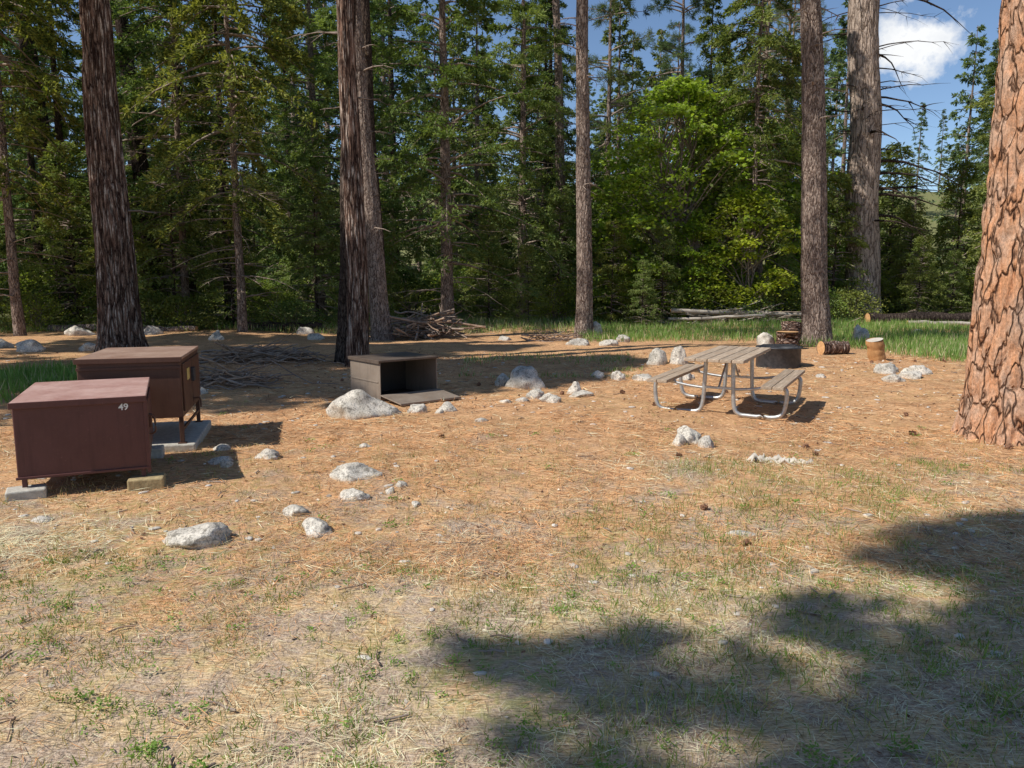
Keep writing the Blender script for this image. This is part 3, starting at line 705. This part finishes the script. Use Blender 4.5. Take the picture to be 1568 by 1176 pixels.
log('fallen_log', 7.4, 27.6, 3.4, .06, -.2, M_OLDLOG, M_CUT, .32, -.05)
log('fallen_log', 17.0, 28.0, 8.0, .22, .04, M_BARK_DARK, M_CUT, .28)
log('fallen_log', 15.6, 27.0, 3.0, .09, -.08, M_OLDLOG, M_CUT, .15)
log('fallen_log', -7.6, 25.0, 2.6, .16, .1, M_BARK_DARK, M_CUT)
log('fallen_log', -12.5, 24.4, 5, .12, -.1, M_BARK_GREY, M_CUT)
log('tree_stump', 7.05, 19.2, .62, .24, 0, M_BARK_RED, M_CUT, .3, PI/2)
log('tree_stump', 6.75, 18.6, .40, .26, 0, M_BARK_RED, M_CUT, .2, PI/2)
rock('boulder', 6.35, 18.9, .5, .5, .5, 0, 88)

# ------------------------------------------------------------------ built parts
def part(name, parent, size, loc, mat, bev=.004, rot=(0, 0, 0)):
    bm = bmesh.new(); bmesh.ops.create_cube(bm, size=1)
    for vt in bm.verts: vt.co = Vector((vt.co.x*size[0], vt.co.y*size[1], vt.co.z*size[2]))
    if bev: bmesh.ops.bevel(bm, geom=bm.edges[:], offset=min(bev, min(size)*.45), segments=2, affect='EDGES', profile=.5)
    me = bpy.data.meshes.new(name); bm.to_mesh(me); bm.free(); me.materials.append(mat)
    return obj(name, me, loc, rot, parent=parent)
def pipe(name, parent, pts, r, mat, sub=6, n=12, sm=True):
    mb = MB(); tube(mb, smoothpath(pts, sub) if sm else pts, r, n, 0)
    return obj(name, mb.mesh(name, [mat], smooth=[0]), parent=parent)

def paint(name, c, worn, rough=.5, wamt=.5):
    m, nt, N, L = newmat(name); v = coords(N, L)
    n1 = noise(N, L, v, 2.5, 5, .7); n2 = noise(N, L, v, 35, 4, .7)
    vs = coords(N, L, (6, 6, .6)); n3 = noise(N, L, vs, 3, 4, .7)
    col = mix(N, L, c, worn, mth(N, L, 'MULTIPLY', ramp(N, L, n1.outputs[0], [(.35, g(0)), (.7, g(1))]), wamt))
    col = mix(N, L, col, tuple(k*.55 for k in c), ramp(N, L, n3.outputs[0], [(.5, g(0)), (.75, g(.5))]))
    col = mix(N, L, col, worn, ramp(N, L, n2.outputs[0], [(.64, g(0)), (.71, g(.8))]))
    r = ramp(N, L, n1.outputs[0], [(.3, g(rough-.08)), (.7, g(rough+.2))])
    finish(N, L, col, r, n2.outputs[0], .12, .003, spec=.4)
    return m
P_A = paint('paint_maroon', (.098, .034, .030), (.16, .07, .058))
P_AT = paint('paint_maroon_faded_sunlit', (.44, .24, .20), (.58, .40, .34), rough=.42, wamt=.9)  # faded lid paint, with sunlight on the top put into its colour
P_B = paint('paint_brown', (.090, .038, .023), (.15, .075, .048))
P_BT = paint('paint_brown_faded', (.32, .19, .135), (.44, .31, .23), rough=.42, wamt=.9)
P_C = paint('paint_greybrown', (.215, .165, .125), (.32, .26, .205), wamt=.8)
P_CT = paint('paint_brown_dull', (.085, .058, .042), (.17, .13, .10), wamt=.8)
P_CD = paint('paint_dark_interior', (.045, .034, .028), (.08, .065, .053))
M_CONC = simple('concrete', (.36, .33, .28), (.60, .56, .48), 25, .95, .5, .01)
M_CONCY = simple('concrete_lichen', (.28, .21, .11), (.52, .40, .21), 20, .95, .6, .012)
M_STEEL = simple('galvanised_steel', (.38, .38, .37), (.60, .60, .58), 20, .42, .05, .002, metal=.7, spec=.5)
M_BLACKSTEEL = simple('dark_steel', (.03, .032, .038), (.08, .08, .085), 12, .5, .1, .004, metal=.3)
M_WHITE = simple('white_paint', (.7, .7, .68), (.82, .82, .8), 30, .6, 0, .001)

def shell(e, W, D, Hh, z0, body, lid, interior=None, open_side=False):
    t = .012
    if not open_side:
        part('body', e, (W, D, Hh-.03), (W/2, D/2, z0+(Hh-.03)/2), body, .008)
    else:
        part('end_panel_near', e, (W, t, Hh-.03), (W/2, t/2, z0+(Hh-.03)/2), body, .003)
        part('end_panel_far', e, (W, t, Hh-.03), (W/2, D-t/2, z0+(Hh-.03)/2), body, .003)
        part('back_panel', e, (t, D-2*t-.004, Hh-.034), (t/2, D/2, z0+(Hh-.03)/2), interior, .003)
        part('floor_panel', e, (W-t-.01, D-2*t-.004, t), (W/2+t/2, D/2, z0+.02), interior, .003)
        part('lower_lip', e, (t, D-2*t-.006, .04), (W-t, D/2, z0+.05), body, .003)
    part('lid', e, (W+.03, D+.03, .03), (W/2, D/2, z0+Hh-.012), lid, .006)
    part('lid_lip', e, (W+.036, .012, .05), (W/2, -.022, z0+Hh-.022), body if not open_side else lid, .004)

def rotZ(x, y, a): return (x*math.cos(a)-y*math.sin(a), x*math.sin(a)+y*math.cos(a))

a = math.radians(24)
E = empty('bear_proof_food_locker', (-3.84, 5.74, hz(-3.6, 6.2)+.01), (0, 0, a))
W, D, Hh, z0 = .92, 1.24, .60, .14
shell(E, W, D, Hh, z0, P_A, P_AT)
for k, (lx, ly) in enumerate([(.04, .03), (W-.04, .03), (.04, D-.03), (W-.04, D-.03)]):
    part('leg_%d' % (k+1), E, (.035, .035, z0-.055), (lx, ly, .06+(z0-.055)/2), P_A, .003)
for k, (lx, ly, mt) in enumerate([(.05, -.0, M_CONC), (W-.02, -.0, M_CONCY), (.05, D-.05, M_CONC), (W-.04, D-.05, M_CONC)]):
    part('concrete_block_%d' % (k+1), E, (.27, .20, .13), (lx, ly, .002), mt, .012, (0, 0, .1*(-1)**k))
part('corner_angle', E, (.03, .03, Hh+.02), (W+.004, .006, z0+Hh/2-.03), P_A, .003)
part('door_panel', E, (.014, D-.16, Hh-.14), (W+.009, D/2, z0+Hh/2-.01), P_A, .004)
part('latch_plate', E, (.02, .16, .10), (W+.026, D*.30, z0+Hh*.55), P_B, .004)
pipe('latch_handle', E, [(W+.02, .12, z0+.42), (W+.06, .12, z0+.40), (W+.065, .12, z0+.28), (W+.02, .12, z0+.26)], .008, P_B)
part('floor_flange', E, (W+.02, .02, .02), (W/2, -.006, z0+.004), P_A, .003)
tx = bpy.data.curves.new('site_number', 'FONT'); tx.body = '49'; tx.size = .072; tx.extrude = .0006; tx.offset = .0015
tx.materials.append(M_WHITE)
t_ = bpy.data.objects.new('site_number', tx); t_.location = (W-.19, -.006, z0+Hh-.105); t_.rotation_euler = (PI/2, 0, 0); link(t_, E)

a = math.radians(15)
E = empty('bear_proof_food_locker', (-4.20, 7.27, hz(-3.6, 8)), (0, 0, a))
z0 = .35; Hh = .61; D = 1.25; W = .93
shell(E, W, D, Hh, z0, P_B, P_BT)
part('trim_band', E, (W+.01, .01, .03), (W/2, -.008, z0+Hh-.10), P_B, .003)
for k, (lx, ly) in enumerate([(.03, .03), (W-.025, .03), (.03, D-.03), (W-.025, D-.03)]):
    part('leg_%d' % (k+1), E, (.04, .04, z0-.05), (lx, ly, .05+(z0-.05)/2), P_B, .003)
    part('foot_%d' % (k+1), E, (.08, .08, .008), (lx, ly, .087), P_B, .002)
part('brace', E, (.02, D-.1, .03), (W-.02, D/2, .22), P_B, .003)
part('concrete_slab', E, (1.06, 1.36, .13), (.50, .64, .018), M_CONC, .015)
part('door_panel_1', E, (.014, D*.5-.07, Hh-.13), (W+.009, D*.27, z0+Hh/2-.01), P_B, .004)
part('door_panel_2', E, (.014, D*.5-.07, Hh-.13), (W+.009, D*.74, z0+Hh/2-.01), P_B, .004)
part('latch_plate', E, (.03, .14, .14), (W+.03, D*.5, z0+Hh*.6), M_BLACKSTEEL, .004)
part('door_label', E, (.004, .16, .12), (W+.019, D*.28, z0+Hh*.66), simple('label_yellow', (.5, .38, .10), (.6, .5, .2), 5), .001)
pipe('latch_handle', E, [(W+.02, D*.5, z0+.10), (W+.08, D*.5, z0+.10), (W+.09, D*.5, z0+.0)], .009, P_B)

a = math.radians(-50)
W3, D3, H3 = .86, .96, .60
nx_, ny_ = rotZ(W3, 0, a)
E = empty('open_food_locker', (-1.84-nx_, 10.5-ny_, hz(-1.8, 10.9)-.01), (0, 0, a))
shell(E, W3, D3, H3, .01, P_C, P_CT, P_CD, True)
part('dropped_door', E, (.54, D3+.04, .016), (W3+.29, D3/2, .095), P_C, .004, (0, .11, 0))
part('door_edge', E, (.012, D3+.04, .03), (W3+.565, D3/2, .062), P_C, .003)
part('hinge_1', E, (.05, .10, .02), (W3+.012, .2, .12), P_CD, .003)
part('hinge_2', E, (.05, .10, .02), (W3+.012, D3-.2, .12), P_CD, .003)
part('panel_crease', E, (W3-.1, .008, .02), (W3/2, -.005, H3*.5), P_C, .003)

# ------------------------------------------------------------------ picnic table
m, nt, N, L = newmat('weathered_planks')
v = coords(N, L, (1, .08, 1)); n1 = noise(N, L, v, 40, 5, .7); v2 = coords(N, L); n2 = noise(N, L, v2, 3, 4)
oi = N.new('ShaderNodeObjectInfo')
c = ramp(N, L, n1.outputs[0], [(.3, (.27, .20, .14)), (.7, (.58, .46, .34))])
c = mix(N, L, c, ramp(N, L, oi.outputs['Random'], [(0, g(.68)), (1, g(1.12))]), 1, 'MULTIPLY')
c = mix(N, L, c, (.38, .25, .155), ramp(N, L, n2.outputs[0], [(.5, g(0)), (.7, g(.5))]))
finish(N, L, c, .85, n1.outputs[0], .4, .004)
M_PLANK = m
a = -math.atan2(.9, 1.7)
E = empty('picnic_table', (2.93, 10.15, hz(2.9, 10.1)), (0, 0, a))
Lt = 1.95
for k in range(5):
    part('top_plank_%d' % (k+1), E, (.138, Lt+(.012 if k % 2 else 0), .04), (-.296+k*.148, 0, .74), M_PLANK, .006)
for sgn, nm in ((-1, 'left'), (1, 'right')):
    for k in range(2):
        part('%s_bench_plank_%d' % (nm, k+1), E, (.128, Lt, .04), (sgn*(.64+k*.136), 0, .445), M_PLANK, .006)
for fy, fn in ((-.62, 'near'), (.62, 'far')):
    for sgn, nm in ((-1, 'left'), (1, 'right')):
        pipe('%s_%s_pipe' % (fn, nm), E, [(sgn*.17, fy, .715), (sgn*.18, fy, .45), (sgn*.20, fy, .14), (sgn*.26, fy, .045), (sgn*.40, fy, .03), (sgn*.66, fy, .03), (sgn*.78, fy, .07), (sgn*.82, fy, .18), (sgn*.83, fy, .34), (sgn*.80, fy, .40), (sgn*.72, fy, .412), (sgn*.56, fy, .412)], .027, M_STEEL)
        pipe('%s_%s_strut' % (fn, nm), E, [(sgn*.60, fy+.001, .405), (sgn*.40, fy, .37), (sgn*.19, fy, .35)], .018, M_STEEL)
    part('%s_top_rail' % fn, E, (.70, .05, .02), (0, fy, .709), M_STEEL, .003)
    pipe('%s_brace' % fn, E, [(0, fy, .36), (0, fy*.45, .60), (0, fy*.12, .71)], .014, M_STEEL)
    part('%s_cross_bar' % fn, E, (.37, .03, .03), (0, fy, .36), M_STEEL, .003)

# ------------------------------------------------------------------ fire ring
E = empty('fire_ring', (5.25, 14.9, hz(5.25, 14.9)))
n = 48; a_ = np.arange(n)*2*PI/n; mb = MB(); prof = [(.42, -.05), (.42, .36), (.435, .37), (.435, .39), (.405, .39), (.405, -.05)]
V = np.array([[[r*math.cos(t), r*math.sin(t), z] for t in a_] for r, z in prof])
i = np.arange(len(prof)-1)[:, None]*n; j = np.arange(n)[None]; j2 = (j+1) % n
mb.add(V.reshape(-1, 3), np.stack([i+j, i+j2, i+n+j2, i+n+j], -1).reshape(-1, 4), 0)
obj('ring_wall', mb.mesh('ring_wall', [M_BLACKSTEEL]), parent=E)
mb = MB()
for k in range(11):
    x = -.2+k*.04; tube(mb, np.array([[x, -.36, .43], [x, .0, .43]]), .006, 6, 0)
tube(mb, np.array([[-.22, -.36, .43], [.22, -.36, .43]]), .008, 6, 0); tube(mb, np.array([[-.22, 0, .43], [.22, 0, .43]]), .008, 6, 0)
tube(mb, np.array([[-.22, 0, .43], [-.30, .02, .43], [-.43, .03, .38]]), .008, 6, 0); tube(mb, np.array([[.22, 0, .43], [.30, .02, .43], [.43, .03, .38]]), .008, 6, 0)
obj('grill_grate', mb.mesh('grill_grate', [M_BLACKSTEEL]), parent=E)
bm = bmesh.new(); bmesh.ops.create_circle(bm, cap_ends=True, radius=.40, segments=32)
me = bpy.data.meshes.new('ash_bed'); bm.to_mesh(me); bm.free(); me.materials.append(simple('ash', (.05, .05, .05), (.25, .24, .23), 15))
obj('ash_bed', me, (0, 0, .08), parent=E)

# ------------------------------------------------------------------ light, sky, camera
S = Vector((-.62, -.29, .72)).normalized()
elev = math.asin(S.z); az = math.atan2(S.x, S.y)
ld = bpy.data.lights.new('sun', 'SUN'); ld.energy = 5.0; ld.angle = math.radians(.53); ld.color = (1, .96, .89)
lo = bpy.data.objects.new('sun', ld); lo.rotation_euler = S.to_track_quat('Z', 'Y').to_euler(); lo.location = (-20, -10, 30); link(lo)
Wd = bpy.data.worlds.new('World'); SC.world = Wd; Wd.use_nodes = True
nt = Wd.node_tree; N = nt.nodes; L = nt.links; N.clear()
sky = N.new('ShaderNodeTexSky'); sky.sky_type = 'NISHITA'; sky.sun_disc = False; sky.sun_elevation = elev; sky.sun_rotation = az
sky.air_density = 1.0; sky.dust_density = .2; sky.ozone_density = 3.0; sky.altitude = 1300
tc = N.new('ShaderNodeTexCoord')
nz = noise(N, L, tc.outputs['Generated'], 22, 6, .6)
cd = Vector((.53, 1.052, .3025)).normalized()
sub = N.new('ShaderNodeVectorMath'); sub.operation = 'SUBTRACT'; L.new(tc.outputs['Generated'], sub.inputs[0]); sub.inputs[1].default_value = cd
mul = N.new('ShaderNodeVectorMath'); mul.operation = 'MULTIPLY'; L.new(sub.outputs[0], mul.inputs[0]); mul.inputs[1].default_value = (19, 19, 23)
ln = N.new('ShaderNodeVectorMath'); ln.operation = 'LENGTH'; L.new(mul.outputs[0], ln.inputs[0])
dd = mth(N, L, 'ADD', ln.outputs['Value'], mth(N, L, 'MULTIPLY', mth(N, L, 'SUBTRACT', nz.outputs[0], .5), 2.2))
cm = ramp(N, L, dd, [(.55, g(1)), (1.0, g(0))])
nz2 = noise(N, L, tc.outputs['Generated'], 3.2, 5, .6)
cm2 = ramp(N, L, nz2.outputs[0], [(.64, g(0)), (.74, g(.5))])
cc = mix(N, L, sky.outputs[0], (6.6, 6.8, 7.3), cm2)
cc = mix(N, L, cc, ramp(N, L, nz.outputs[0], [(.35, (6.4, 6.7, 7.1)), (.55, (7.9, 8.0, 8.1))]), cm)
bg = N.new('ShaderNodeBackground'); bg.inputs[1].default_value = .125; L.new(cc, bg.inputs[0])
wo = N.new('ShaderNodeOutputWorld'); L.new(bg.outputs[0], wo.inputs[0])

cam = bpy.data.cameras.new('camera'); cam.sensor_width = 36; cam.lens = 26.7; cam.clip_end = 2000; cam.clip_start = .05
co = bpy.data.objects.new('camera', cam); co.location = (0, 0, 1.75); co.rotation_euler = (math.radians(82), 0, 0); link(co); SC.camera = co
SC.view_settings.view_transform = 'Standard'; SC.view_settings.look = 'None'; SC.view_settings.exposure = 0
